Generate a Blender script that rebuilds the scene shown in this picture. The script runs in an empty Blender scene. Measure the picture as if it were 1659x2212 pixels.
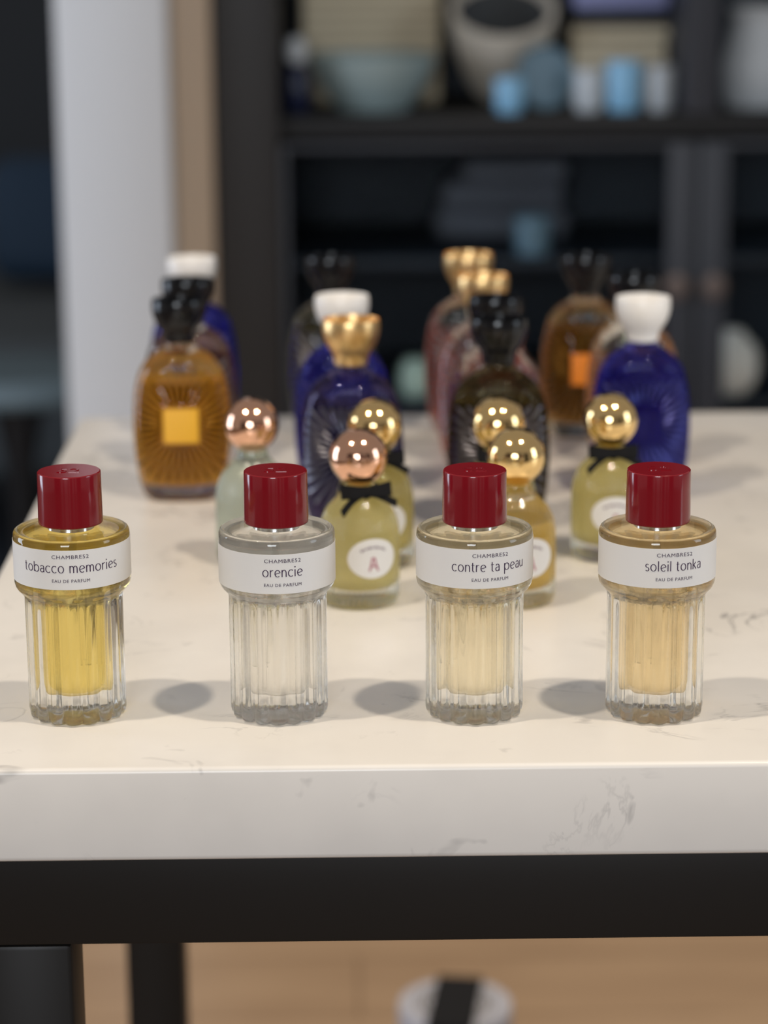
import bpy, bmesh, math, random
from math import pi, sin, cos, radians, sqrt
from mathutils import Vector, Matrix

random.seed(7)
C = bpy.context.scene.collection
scene = bpy.context.scene

# ------------------------------------------------------------------ camera
TT = 0.75                                     # height of the marble top
cam_d = bpy.data.cameras.new('camera')
cam_d.sensor_fit = 'VERTICAL'
cam_d.sensor_height = 36.0
cam_d.sensor_width = 27.0
cam_d.lens = 84.63
cam_d.clip_start = 0.01
cam_d.dof.use_dof = True
cam_d.dof.focus_distance = 0.957
cam_d.dof.aperture_fstop = 6.2
cam = bpy.data.objects.new('camera', cam_d)
C.objects.link(cam)
PITCH, YAW, ROLL = radians(14.2), radians(-0.72), radians(-0.38)
cam.matrix_world = (Matrix.Translation((0, -0.934, 1.072)) @ Matrix.Rotation(YAW, 4, 'Z')
                    @ Matrix.Rotation(pi / 2 - PITCH, 4, 'X') @ Matrix.Rotation(ROLL, 4, 'Z'))
scene.camera = cam

# ------------------------------------------------------------------ world, lights, exposure
world = bpy.data.worlds.new('shop_ambience')
scene.world = world
world.use_nodes = True
bg = world.node_tree.nodes['Background']
bg.inputs['Color'].default_value = (1.0, 0.94, 0.895, 1)
bg.inputs['Strength'].default_value = 0.29

def lamp(name, kind, loc, target, energy, color, size=0.04, spot=None, blend=0.6, size_y=None):
    l = bpy.data.lights.new(name, kind)
    l.energy = energy
    l.color = color
    if kind == 'AREA':
        l.size = size
        if size_y:
            l.shape = 'RECTANGLE'
            l.size_y = size_y
    else:
        l.shadow_soft_size = size
    if kind == 'SPOT':
        l.spot_size = radians(spot)
        l.spot_blend = blend
    o = bpy.data.objects.new(name, l)
    C.objects.link(o)
    o.location = loc
    o.rotation_euler = (Vector(target) - Vector(loc)).to_track_quat('-Z', 'Y').to_euler()
    return o

WARM = (1.0, 0.865, 0.68)
lamp('ceiling_spot_right', 'SPOT', (0.54, -0.34, 2.35), (0.05, 0.0, TT), 51, WARM, 0.04, 75, 0.9)
lamp('ceiling_spot_left', 'SPOT', (-0.70, -0.36, 2.35), (0.0, 0.0, TT), 47, WARM, 0.04, 75, 0.9)
lamp('added_floor_spot', 'SPOT', (0.5, 1.75, 2.5), (0.1, 1.32, 0), 140, (1.0, 0.85, 0.68), 0.06, 34, 0.5)  # unseen spot added to brighten the floor behind the table
lamp('shop_front_window', 'AREA', (-0.5, -3.4, 1.5), (0, 0, 0.8), 45, (0.87, 0.93, 1.0), 1.0, size_y=0.8)
lamp('side_window', 'AREA', (2.6, -0.5, 1.4), (0, 0.3, 0.8), 14, (0.75, 0.87, 1.0), 0.7, size_y=1.2)
lamp('left_window', 'AREA', (-2.2, 0.9, 1.0), (0.0, 1.9, 0.85), 26, (0.70, 0.82, 1.0), 0.9, size_y=1.2)

vs = scene.view_settings
vs.view_transform = 'Standard'
vs.look = 'None'
vs.gamma = 1.0
vs.use_curve_mapping = False
vs.exposure = 0.0
cy = scene.cycles
cy.use_denoising = True
cy.max_bounces = 16
cy.transmission_bounces = 14
cy.transparent_max_bounces = 16
cy.glossy_bounces = 6
cy.diffuse_bounces = 3
cy.sample_clamp_indirect = 4.0
cy.blur_glossy = 0.6

# ------------------------------------------------------------------ materials
def mat(name, color, rough=0.5, metal=0.0, spec=0.5, coat=0.0):
    m = bpy.data.materials.new(name)
    m.use_nodes = True
    b = m.node_tree.nodes['Principled BSDF']
    b.inputs['Base Color'].default_value = (*color, 1)
    b.inputs['Roughness'].default_value = rough
    b.inputs['Metallic'].default_value = metal
    b.inputs['Specular IOR Level'].default_value = spec
    b.inputs['Coat Weight'].default_value = coat
    return m

def glass(name, color, ior=1.5, through=0.2, rough=0.0):
    """clear dielectric, with a share of straight-through transmission so its shadow stays light"""
    m = bpy.data.materials.new(name)
    m.use_nodes = True
    nt = m.node_tree
    nt.nodes.clear()
    out = nt.nodes.new('ShaderNodeOutputMaterial')
    mix = nt.nodes.new('ShaderNodeMixShader')
    g = nt.nodes.new('ShaderNodeBsdfGlass')
    t = nt.nodes.new('ShaderNodeBsdfTransparent')
    g.inputs['Color'].default_value = (*color, 1)
    g.inputs['IOR'].default_value = ior
    g.inputs['Roughness'].default_value = rough
    t.inputs['Color'].default_value = (*color, 1)
    mix.inputs[0].default_value = through
    nt.links.new(g.outputs[0], mix.inputs[1])
    nt.links.new(t.outputs[0], mix.inputs[2])
    nt.links.new(mix.outputs[0], out.inputs[0])
    return m

def brightened_perfume(name, color, body, share, ior=1.365 / 1.5, through=0.2):
    """coloured perfume: clear refraction plus own-colour scattering added to stand in for light passing through"""
    m = glass(name, color, ior, through)
    nt = m.node_tree
    out = [n for n in nt.nodes if n.type == 'OUTPUT_MATERIAL'][0]
    src = out.inputs[0].links[0].from_socket
    d = nt.nodes.new('ShaderNodeBsdfDiffuse')
    t = nt.nodes.new('ShaderNodeBsdfTranslucent')
    for n in (d, t):
        n.inputs['Color'].default_value = (*body, 1)
    a = nt.nodes.new('ShaderNodeMixShader')
    a.inputs[0].default_value = 0.5
    b = nt.nodes.new('ShaderNodeMixShader')
    b.inputs[0].default_value = share
    nt.links.new(d.outputs[0], a.inputs[1])
    nt.links.new(t.outputs[0], a.inputs[2])
    nt.links.new(src, b.inputs[1])
    nt.links.new(a.outputs[0], b.inputs[2])
    nt.links.new(b.outputs[0], out.inputs[0])
    return m

def marble_material():
    m = mat('white_marble', (0.8, 0.78, 0.75), 0.28, spec=0.4)
    nt = m.node_tree
    b = nt.nodes['Principled BSDF']
    tc = nt.nodes.new('ShaderNodeTexCoord')
    def noise(scale, detail, rough, dist=0.0):
        n = nt.nodes.new('ShaderNodeTexNoise')
        n.inputs['Scale'].default_value = scale
        n.inputs['Detail'].default_value = detail
        n.inputs['Roughness'].default_value = rough
        n.inputs['Distortion'].default_value = dist
        nt.links.new(tc.outputs['Object'], n.inputs['Vector'])
        return n
    def ramp(src, stops):
        r = nt.nodes.new('ShaderNodeValToRGB')
        el = r.color_ramp.elements
        while len(el) < len(stops):
            el.new(0.5)
        for e, (p, v) in zip(el, stops):
            e.position = p
            e.color = (v, v, v, 1)
        nt.links.new(src, r.inputs[0])
        return r.outputs[0]
    def math_(op, a, c):
        n = nt.nodes.new('ShaderNodeMath')
        n.operation = op
        nt.links.new(a, n.inputs[0])
        if isinstance(c, float):
            n.inputs[1].default_value = c
        else:
            nt.links.new(c, n.inputs[1])
        return n.outputs[0]
    vein = ramp(noise(17, 5, 0.6, 1.1).outputs[0], [(0.0, 0), (0.482, 0), (0.5, 1), (0.518, 0), (1.0, 0)])
    vmask = ramp(noise(14, 2, 0.5).outputs[0], [(0.0, 0), (0.52, 0), (0.68, 1), (1.0, 1)])
    veins = math_('MULTIPLY', vein, vmask)
    cloud = ramp(noise(9, 4, 0.55).outputs[0], [(0.0, 0), (0.45, 0.0), (0.8, 1), (1.0, 1)])
    speck = ramp(noise(42, 3, 0.6, 0.5).outputs[0], [(0.0, 0), (0.66, 0), (0.76, 1), (1.0, 1)])
    a = math_('MULTIPLY', veins, 0.8)
    c = math_('MULTIPLY', cloud, 0.24)
    d = math_('MULTIPLY', speck, 0.5)
    s = math_('ADD', math_('ADD', a, c), d)
    mx = nt.nodes.new('ShaderNodeMix')
    mx.data_type = 'RGBA'
    mx.inputs[6].default_value = (0.80, 0.767, 0.73, 1)
    mx.inputs[7].default_value = (0.30, 0.29, 0.29, 1)
    nt.links.new(s, mx.inputs[0])
    nt.links.new(mx.outputs[2], b.inputs['Base Color'])
    return m

def wood_material(name, c1, c2, plank=0.14, rough=0.4):
    m = mat(name, c1, rough)
    nt = m.node_tree
    b = nt.nodes['Principled BSDF']
    tc = nt.nodes.new('ShaderNodeTexCoord')
    mp = nt.nodes.new('ShaderNodeMapping')
    mp.inputs['Scale'].default_value = (2.2, 9.0, 2.0)
    nt.links.new(tc.outputs['Object'], mp.inputs[0])
    n = nt.nodes.new('ShaderNodeTexNoise')
    n.inputs['Scale'].default_value = 2.0
    n.inputs['Detail'].default_value = 6
    n.inputs['Distortion'].default_value = 0.8
    nt.links.new(mp.outputs[0], n.inputs['Vector'])
    br = nt.nodes.new('ShaderNodeTexBrick')
    br.inputs['Scale'].default_value = 1.0
    br.inputs['Brick Width'].default_value = 1.3
    br.inputs['Row Height'].default_value = plank
    br.inputs['Mortar Size'].default_value = 0.0015
    br.inputs['Color1'].default_value = (1, 1, 1, 1)
    br.inputs['Color2'].default_value = (0.82, 0.8, 0.78, 1)
    br.inputs['Mortar'].default_value = (0.45, 0.42, 0.4, 1)
    nt.links.new(tc.outputs['Object'], br.inputs['Vector'])
    mx = nt.nodes.new('ShaderNodeMix')
    mx.data_type = 'RGBA'
    mx.inputs[6].default_value = (*c1, 1)
    mx.inputs[7].default_value = (*c2, 1)
    nt.links.new(n.outputs[0], mx.inputs[0])
    mu = nt.nodes.new('ShaderNodeMix')
    mu.data_type = 'RGBA'
    mu.blend_type = 'MULTIPLY'
    mu.inputs[0].default_value = 1.0
    nt.links.new(mx.outputs[2], mu.inputs[6])
    nt.links.new(br.outputs[0], mu.inputs[7])
    nt.links.new(mu.outputs[2], b.inputs['Base Color'])
    return m

def banded_material(name, c1, c2, scale):
    """horizontal woven bands (wave texture along z)"""
    m = mat(name, c1, 0.8)
    nt = m.node_tree
    b = nt.nodes['Principled BSDF']
    tc = nt.nodes.new('ShaderNodeTexCoord')
    w = nt.nodes.new('ShaderNodeTexWave')
    w.bands_direction = 'Z'
    w.inputs['Scale'].default_value = scale
    w.inputs['Distortion'].default_value = 0.6
    nt.links.new(tc.outputs['Object'], w.inputs['Vector'])
    mx = nt.nodes.new('ShaderNodeMix')
    mx.data_type = 'RGBA'
    mx.inputs[6].default_value = (*c1, 1)
    mx.inputs[7].default_value = (*c2, 1)
    nt.links.new(w.outputs['Fac'], mx.inputs[0])
    nt.links.new(mx.outputs[2], b.inputs['Base Color'])
    return m

M = {}
M['marble'] = marble_material()
M['steel'] = mat('blackened_steel', (0.0125, 0.0108, 0.0098), 0.42, spec=0.25)
M['floor'] = wood_material('oak_floor', (0.42, 0.29, 0.18), (0.27, 0.175, 0.105))
M['clear'] = glass('clear_glass', (0.99, 0.995, 0.99), 1.5, 0.2)
M['burgundy'] = mat('burgundy_plastic', (0.19, 0.006, 0.012), 0.14, spec=0.5)
M['silver'] = mat('silver_metal', (0.85, 0.86, 0.88), 0.15, 1.0)
M['paper'] = mat('white_paper', (0.90, 0.885, 0.875), 0.6, spec=0.2)
nt_ = M['paper'].node_tree
_tr = nt_.nodes.new('ShaderNodeBsdfTranslucent')
_tr.inputs['Color'].default_value = (0.92, 0.91, 0.89, 1)
_mx = nt_.nodes.new('ShaderNodeMixShader')
_mx.inputs[0].default_value = 0.22
nt_.links.new(nt_.nodes['Principled BSDF'].outputs[0], _mx.inputs[1])
nt_.links.new(_tr.outputs[0], _mx.inputs[2])
nt_.links.new(_mx.outputs[0], nt_.nodes['Material Output'].inputs[0])
M['ink'] = mat('purple_ink', (0.040, 0.014, 0.055), 0.6)
M['ink_soft'] = mat('faded_ink', (0.22, 0.15, 0.2), 0.7)
M['ink_pink'] = mat('pink_ink', (0.45, 0.17, 0.22), 0.7)
M['tube'] = glass('clear_tube', (0.93, 0.93, 0.92), 1.06, 0.4)
M['gold'] = mat('polished_gold', (0.93, 0.66, 0.30), 0.08, 1.0)
M['rose_gold'] = mat('polished_rose_gold', (0.86, 0.50, 0.34), 0.09, 1.0)
M['gold_cap'] = mat('warm_gold', (0.82, 0.55, 0.25), 0.34, 1.0)
M['black_cap'] = mat('black_plastic', (0.006, 0.006, 0.007), 0.16, spec=0.35)
M['white_cap'] = mat('white_plastic', (0.82, 0.79, 0.76), 0.3)
M['ribbon'] = mat('black_ribbon', (0.006, 0.006, 0.007), 0.8, spec=0.2)

# ------------------------------------------------------------------ helpers
def link(name, me, m, parent=None, loc=None, smooth=True):
    o = bpy.data.objects.new(name, me)
    C.objects.link(o)
    if len(me.materials) == 0:
        me.materials.append(m)
    else:
        o.material_slots[0].link = 'OBJECT'
        o.material_slots[0].material = m
    if parent:
        o.parent = parent
    if loc:
        o.location = loc
    return o

def finish(bm, smooth=True, angle=40):
    bmesh.ops.recalc_face_normals(bm, faces=bm.faces)
    me = bpy.data.meshes.new('mesh')
    bm.to_mesh(me)
    bm.free()
    if smooth:
        for p in me.polygons:
            p.use_smooth = True
        me.set_sharp_from_angle(angle=radians(angle))
    return me

def tag(o, label, cat, group=None):
    o['label'] = label
    o['category'] = cat
    if group:
        o['group'] = group
    return o

def thing(name, label, cat, loc=(0, 0, 0), rotz=0.0, group=None):
    o = bpy.data.objects.new(name, None)
    o.empty_display_size = 0.02
    C.objects.link(o)
    o.location = loc
    o.rotation_euler = (0, 0, rotz)
    return tag(o, label, cat, group)

def structure(o):
    o['kind'] = 'structure'
    return o

def lathe(profile, n=64, shape=None):
    """profile: (r, z) from bottom centre to top centre; shape(phi, r, z) -> (x, y, z)"""
    if shape is None:
        shape = lambda a, r, z: (r * cos(a), r * sin(a), z)
    bm = bmesh.new()
    rings = []
    for r, z in profile:
        if r < 1e-6:
            rings.append([bm.verts.new(shape(0, 0, z))])
        else:
            rings.append([bm.verts.new(shape(2 * pi * k / n, r, z)) for k in range(n)])
    for a, b in zip(rings, rings[1:]):
        for k in range(n):
            k2 = (k + 1) % n
            if len(a) == 1 and len(b) == 1:
                continue
            if len(a) == 1:
                bm.faces.new((a[0], b[k2], b[k]))
            elif len(b) == 1:
                bm.faces.new((a[k], a[k2], b[0]))
            else:
                bm.faces.new((a[k], a[k2], b[k2], b[k]))
    return bm

def smooth_profile(pts, sub=4):
    """Catmull-Rom through (r, z) points"""
    out = []
    for i in range(len(pts) - 1):
        p0 = pts[max(i - 1, 0)]
        p1, p2 = pts[i], pts[i + 1]
        p3 = pts[min(i + 2, len(pts) - 1)]
        for k in range(sub):
            t = k / sub
            out.append(tuple(0.5 * ((2 * p1[j]) + (-p0[j] + p2[j]) * t + (2 * p0[j] - 5 * p1[j] + 4 * p2[j] - p3[j]) * t * t
                                    + (-p0[j] + 3 * p1[j] - 3 * p2[j] + p3[j]) * t ** 3) for j in (0, 1)))
    out.append(pts[-1])
    return [(max(r, 0.0), z) for r, z in out]

def box(x0, x1, y0, y1, z0, z1, bevel=0.0, seg=2):
    bm = bmesh.new()
    bmesh.ops.create_cube(bm, size=1)
    for v in bm.verts:
        v.co = (x0 + (v.co.x + 0.5) * (x1 - x0), y0 + (v.co.y + 0.5) * (y1 - y0), z0 + (v.co.z + 0.5) * (z1 - z0))
    if bevel > 0:
        bmesh.ops.bevel(bm, geom=bm.edges[:], offset=bevel, segments=seg, profile=0.5, affect='EDGES')
    return bm

def merge(*bms):
    out = bmesh.new()
    for b in bms:
        me = bpy.data.meshes.new('tmp')
        b.to_mesh(me)
        b.free()
        out.from_mesh(me)
        bpy.data.meshes.remove(me)
    return out

CACHE = {}
def cached(key, fn):
    if key not in CACHE:
        CACHE[key] = fn()
    return CACHE[key]

# ------------------------------------------------------------------ the room
structure(link('floor', finish(box(-4, 4, -3.8, 5.2, -0.05, 0), False), M['floor']))
M['wall'] = mat('dark_wall', (0.012, 0.018, 0.024), 0.7)
M['wall_dark'] = mat('black_wall', (0.006, 0.008, 0.011), 0.6)
pieces = [box(a, b, -3.75, -3.65, 0, 2.7) for a, b in ((-4, -1.75), (-1.15, -0.85), (-0.02, 0.16), (0.5, 1.0), (1.5, 1.75), (2.3, 4))]
M['streak_panels'] = mat('dark_brown_panels', (0.05, 0.04, 0.035), 0.6)
structure(link('streak_panels', finish(merge(*pieces), False), M['streak_panels']))  # unseen dark strips behind the camera, added to streak reflections in caps and glass
structure(link('wall_back', finish(box(-4, 4, 5.0, 5.2, 0, 2.8), False), M['wall_dark']))
M['post_white'] = mat('white_paint', (0.72, 0.715, 0.71), 0.5)
M['post_tan'] = mat('tan_paint', (0.55, 0.42, 0.30), 0.5)
structure(link('trim_1', finish(box(-0.332, -0.206, 1.82, 2.30, 0, 2.8, 0.004)), M['post_white']))
structure(link('trim_2', finish(box(-0.205, -0.160, 1.87, 2.30, 0, 2.8, 0.003)), M['post_tan']))

# ------------------------------------------------------------------ the marble table
table = thing('display_table', 'white marble topped display table on a black steel frame carrying all the perfume bottles', 'table', (0.4, 0.27, 0))
def rounded_slab(x0, x1, y0, y1, z0, z1, r):
    bm = bmesh.new()
    pts = []
    for cx_, cy_, a0 in ((x1 - r, y1 - r, 0), (x0 + r, y1 - r, 90), (x0 + r, y0 + r, 180), (x1 - r, y0 + r, 270)):
        for k in range(9):
            a = radians(a0 + k * 90 / 8)
            pts.append((cx_ + r * cos(a), cy_ + r * sin(a)))
    f = bm.faces.new([bm.verts.new((x, y, z0)) for x, y in pts])
    r_ = bmesh.ops.extrude_face_region(bm, geom=[f])
    for v in [g for g in r_['geom'] if isinstance(g, bmesh.types.BMVert)]:
        v.co.z = z1
    horiz = [e for e in bm.edges if abs(e.verts[0].co.z - e.verts[1].co.z) < 1e-6]
    bmesh.ops.bevel(bm, geom=horiz, offset=0.0022, segments=4, profile=0.5, affect='EDGES')
    return bm
def tpart(name, bm, m, smooth=True, parent=table):
    o = link(name, finish(bm, smooth), m, parent)
    o.location = (-0.4, -0.27, 0)
    return o
tpart('marble_top', rounded_slab(-0.1775, 1.0, -0.060, 0.597, 0.7118, TT, 0.008), M['marble'])
LX0, LX1 = -0.1535, -0.1155
tpart('rail', box(LX0, 0.975, -0.037, 0.001, 0.6665, 0.7118, 0.0015), M['steel'])
tpart('rail', box(LX0, 0.975, 0.535, 0.573, 0.6665, 0.7118, 0.0015), M['steel'])
tpart('rail', box(LX0, LX1, 0.001, 0.535, 0.6665, 0.7118, 0.0015), M['steel'])
tpart('rail', box(0.937, 0.975, 0.001, 0.535, 0.6665, 0.7118, 0.0015), M['steel'])
for x0 in (LX0, 0.937):
    for y0 in (-0.037, 0.535):
        leg = tpart('leg', box(x0, x0 + 0.038, y0, y0 + 0.038, 0.0, 0.6665, 0.002), M['steel'])

# ------------------------------------------------------------------ lettering
GL = {}
def arc(cx_, cy_, rx, ry, a0, a1, n=18):
    return [(cx_ + rx * cos(radians(a0 + (a1 - a0) * k / n)), cy_ + ry * sin(radians(a0 + (a1 - a0) * k / n))) for k in range(n + 1)]
GL['o'] = (1.08, [arc(0.52, 0.5, 0.44, 0.48, 0, 360, 32)])
GL['c'] = (0.92, [arc(0.52, 0.5, 0.44, 0.48, 48, 312, 24)])
GL['e'] = (1.0, [[(0.10, 0.42)] + [(0.93, 0.62)] + arc(0.52, 0.5, 0.42, 0.48, 16, 312, 26)])
GL['b'] = (1.06, [[(0.1, 1.44), (0.1, 0.02)], arc(0.54, 0.5, 0.44, 0.48, 180, 540, 32)])
GL['p'] = (1.06, [[(0.1, 1.0), (0.1, -0.55)], arc(0.54, 0.5, 0.44, 0.48, 180, 540, 32)])
GL['a'] = (0.84, [arc(0.42, 0.68, 0.30, 0.30, 155, 0, 14) + [(0.72, 0.02)], [(0.72, 0.58), (0.5, 0.56)] + arc(0.40, 0.29, 0.29, 0.27, 90, 290, 16) + [(0.62, 0.12), (0.72, 0.24)]])
GL['n'] = (0.92, [[(0.1, 1.0), (0.1, 0.0)], [(0.1, 0.55)] + arc(0.44, 0.60, 0.33, 0.38, 165, 0, 16) + [(0.77, 0.0)]])
GL['m'] = (1.42, [[(0.1, 1.0), (0.1, 0.0)], [(0.1, 0.55)] + arc(0.40, 0.62, 0.29, 0.36, 165, 0, 14) + [(0.69, 0.0)],
                  [(0.69, 0.55)] + arc(0.98, 0.62, 0.29, 0.36, 165, 0, 14) + [(1.27, 0.0)]])
GL['r'] = (0.6, [[(0.1, 1.0), (0.1, 0.0)], [(0.1, 0.5)] + arc(0.46, 0.58, 0.36, 0.38, 165, 72, 12)])
GL['i'] = (0.3, [[(0.12, 1.0), (0.12, 0.0)], arc(0.12, 1.36, 0.045, 0.045, 0, 360, 8)])
GL['l'] = (0.3, [[(0.12, 1.46), (0.12, 0.0)]])
GL['t'] = (0.6, [[(0.22, 1.32), (0.22, 0.3)] + arc(0.44, 0.26, 0.22, 0.25, 180, 290, 10), [(0.02, 0.96), (0.52, 0.96)]])
GL['u'] = (0.92, [[(0.1, 1.0), (0.1, 0.42)] + arc(0.43, 0.4, 0.33, 0.38, 180, 345, 16), [(0.77, 1.0), (0.77, 0.0)]])
GL['k'] = (0.82, [[(0.1, 1.46), (0.1, 0.0)], [(0.68, 0.99), (0.12, 0.46)], [(0.26, 0.6), (0.74, 0.0)]])
GL['s'] = (0.72, [arc(0.35, 0.745, 0.25, 0.235, 40, 250, 14) + arc(0.34, 0.26, 0.28, 0.25, 75, -145, 16)])
GL[' '] = (0.5, [])

def stroke_text(word, gap=0.16, thin=0.075, thick=0.165):
    """list of 2-D quads for a lettered word and its total width, x-height 1"""
    quads, x = [], 0.0
    for ch in word:
        w, paths = GL[ch]
        for path in paths:
            dense = []
            for (ax, ay), (bx, by) in zip(path, path[1:]):
                n = max(1, int(math.hypot(bx - ax, by - ay) / 0.12))
                dense += [(ax + (bx - ax) * k / n, ay + (by - ay) * k / n) for k in range(n)]
            dense.append(path[-1])
            sides = []
            for k, (px, py) in enumerate(dense):
                a, b = dense[max(k - 1, 0)], dense[min(k + 1, len(dense) - 1)]
                dx, dy = b[0] - a[0], b[1] - a[1]
                L = math.hypot(dx, dy) or 1
                dx, dy = dx / L, dy / L
                hw = 0.5 * (thin + (thick - thin) * abs(dy))
                sides.append(((px - dy * hw + x, py + dx * hw), (px + dy * hw + x, py - dx * hw)))
            for a, b in zip(sides, sides[1:]):
                quads.append((a[0], a[1], b[1], b[0]))
        x += w + gap
    return quads, x - gap

def font_mesh(text, widen=1.35, spacing=1.12):
    cu = bpy.data.curves.new('tmp_font', 'FONT')
    cu.body = text
    cu.space_character = spacing
    cu.resolution_u = 4
    o = bpy.data.objects.new('tmp_font', cu)
    C.objects.link(o)
    bpy.context.view_layer.update()
    ev = o.evaluated_get(bpy.context.evaluated_depsgraph_get())
    me = ev.to_mesh()
    vs_ = [(v.co.x * widen, v.co.y) for v in me.vertices]
    polys = [tuple(p.vertices) for p in me.polygons]
    ev.to_mesh_clear()
    bpy.data.objects.remove(o)
    bpy.data.curves.remove(cu)
    x0 = min(v[0] for v in vs_)
    x1 = max(v[0] for v in vs_)
    h = max(v[1] for v in vs_)
    return [((v[0] - x0) / h, v[1] / h) for v in vs_], polys, (x1 - x0) / h

def bend(bm, pts, polys, R, ang0, z0, sx, sz, width):
    """wrap flat lettering round a cylinder of radius R; ang0 = middle, measured from -y to +x"""
    vv = []
    for (x, y) in pts:
        a = ang0 + (x - width / 2) * sx / R
        vv.append(bm.verts.new((R * sin(a), -R * cos(a), z0 + y * sz)))
    for p in polys:
        try:
            bm.faces.new([vv[i] for i in p])
        except ValueError:
            pass

def quads_to(quads):
    pts, polys = [], []
    for q in quads:
        polys.append(tuple(range(len(pts), len(pts) + 4)))
        pts += q
    return pts, polys

# ------------------------------------------------------------------ front row: fluted bottles with burgundy caps
RS, RB = 0.0235, 0.0199
def flute(amount_fn, count=16):
    def shape(a, r, z):
        k = amount_fn(z)
        c = sqrt(cos(count / 2 * a) ** 2 + 0.012)
        rr = r * (1 - k * (1 - c))
        return (rr * cos(a), rr * sin(a), z)
    return shape
def amt(z):
    if z < 0.0495:
        return 0.07 + 0.04 * max(0.0, 1 - z / 0.006)
    return max(0.0, 0.07 * (0.0545 - z) / 0.005)
def fluted_glass():
    prof = [(0, 0.0042), (0.005, 0.0040), (0.010, 0.0030), (0.0135, 0.0016), (0.0158, 0.0003), (0.0172, 0), (0.0187, 0.0003), (0.0196, 0.0012), (0.0199, 0.0028)]
    prof += [(RB, z / 1000) for z in (6, 11, 18, 26, 34, 42, 48, 50)]
    prof += [(0.0202, 0.0515), (0.0210, 0.0528), (0.0223, 0.0541), (0.0231, 0.0555), (RS, 0.0572), (RS, 0.0640), (RS, 0.0700),
             (RS, 0.0758), (0.02335, 0.0771), (0.0229, 0.0780), (0.0222, 0.0785), (0.0215, 0.0783), (0.0211, 0.0777),
             (0.0190, 0.0776), (0.0120, 0.0780), (0.0092, 0.0783), (0.0084, 0.0786), (0.0082, 0.0806), (0, 0.0806)]
    return finish(lathe(prof, 16 * 12, flute(amt)), True, 60)
def fluted_liquid():
    prof = [(0, 0.0105), (0.006, 0.0106), (0.0098, 0.0112), (0.0112, 0.0125), (0.0116, 0.0145), (0.0117, 0.020), (0.0117, 0.030), (0.0117, 0.042),
            (0.0119, 0.0480), (0.0128, 0.0510), (0.0150, 0.0532), (0.0185, 0.0550), (0.0205, 0.0566), (0.0212, 0.0590), (0.0212, 0.0690),
            (0.0210, 0.0722), (0.0200, 0.0736), (0.0150, 0.0742), (0, 0.0744)]
    return finish(lathe(prof, 16 * 8, flute(lambda z: 0.02 if z < 0.048 else max(0.0, 0.02 * (0.053 - z) / 0.005))), True, 60)
def shell(r, z0, z1, t=0.00012, n=96):
    bm = bmesh.new()
    rings = [[bm.verts.new((rr * cos(2 * pi * k / n), rr * sin(2 * pi * k / n), z)) for k in range(n)]
             for rr, z in ((r, z0), (r + t, z0), (r + t, z1), (r, z1))]
    for i in range(4):
        a, b = rings[i], rings[(i + 1) % 4]
        for k in range(n):
            bm.faces.new((a[k], a[(k + 1) % n], b[(k + 1) % n], b[k]))
    return finish(bm, True, 30)
def burgundy_cap():
    prof = [(0, 0.0812), (0.0120, 0.0812), (0.0128, 0.0808), (0.0130, 0.0812), (0.01295, 0.0860), (0.0128, 0.0950), (0.01275, 0.1012),
            (0.01265, 0.1017), (0.0123, 0.1020), (0.0060, 0.1020), (0, 0.1020)]
    return finish(lathe(prof, 96), True, 25)
def cap_emboss():
    bm = bmesh.new()
    pts, polys, w = font_mesh('52', 1.1, 1.0)
    s = 0.0062
    for top in (True,):
        vv = [bm.verts.new(((x - w / 2) * s, (y - 0.5) * s * 1.1, 0.10225)) for x, y in pts]
        for p in polys:
            bm.faces.new([vv[i] for i in p])
    geom = bmesh.ops.extrude_face_region(bm, geom=bm.faces[:])
    for v in [g for g in geom['geom'] if isinstance(g, bmesh.types.BMVert)]:
        v.co.z -= 0.0004
    return finish(bm, False)

def fluted_bottle(x, y, name_text, arc_deg, text_deg, dz, liquid_color, label, tube_tilt):
    t = thing('perfume_bottle', label, 'perfume bottle', (x, y, TT + 0.0001), 0, 'fluted perfume bottles with burgundy caps')
    link('glass_body', cached('fg', fluted_glass), M['clear'], t)
    g = glass('perfume_' + name_text.replace(' ', '_'), liquid_color, 1.365 / 1.5, 0.7)
    link('perfume', cached('fl', fluted_liquid), g, t)
    tb = link('dip_tube', cached('tube', lambda: finish(lathe([(0, 0.022), (0.0010, 0.022), (0.0010, 0.0738), (0, 0.0738)], 12))), M['tube'], t)
    tb.rotation_euler = (radians(tube_tilt[0]), radians(tube_tilt[1]), 0)
    tb.location = (-sin(radians(tube_tilt[1])) * 0.074, sin(radians(tube_tilt[0])) * 0.074, 0)
    link('collar', cached('collar', lambda: finish(lathe([(0.0084, 0.0786), (0.0096, 0.0786), (0.0096, 0.0810), (0.0084, 0.0812)], 64))), M['silver'], t)
    cap = link('cap', cached('cap', burgundy_cap), M['burgundy'], t)
    link('emblem', cached('emb', cap_emboss), M['burgundy'], cap)
    lab = link('paper_label', cached('lab', lambda: shell(RS + 0.00004, 0.0589, 0.0750)), M['paper'], t)
    lab.location = (0, 0, dz)
    # lettering, a sub-part of the label
    bm = bmesh.new()
    R = RS + 0.00025
    a0 = radians(text_deg)
    quads, w = stroke_text(name_text)
    pts, polys = quads_to(quads)
    s = R * radians(arc_deg) / w
    sz = 0.00285
    bend(bm, pts, polys, R, a0, 0.06590, s, sz, w)
    pts, polys, w = font_mesh('CHAMBRE52')
    bend(bm, pts, polys, R, a0, 0.07165, 0.0148 / w, 0.00150, w)
    pts, polys, w = font_mesh('EAU DE PARFUM')
    bend(bm, pts, polys, R, a0, 0.06190, 0.0152 / w, 0.00128, w)
    me = bpy.data.meshes.new('mesh')
    bm.normal_update()
    bm.to_mesh(me)
    bm.free()
    link('lettering', me, M['ink'], lab)
    return t

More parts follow.
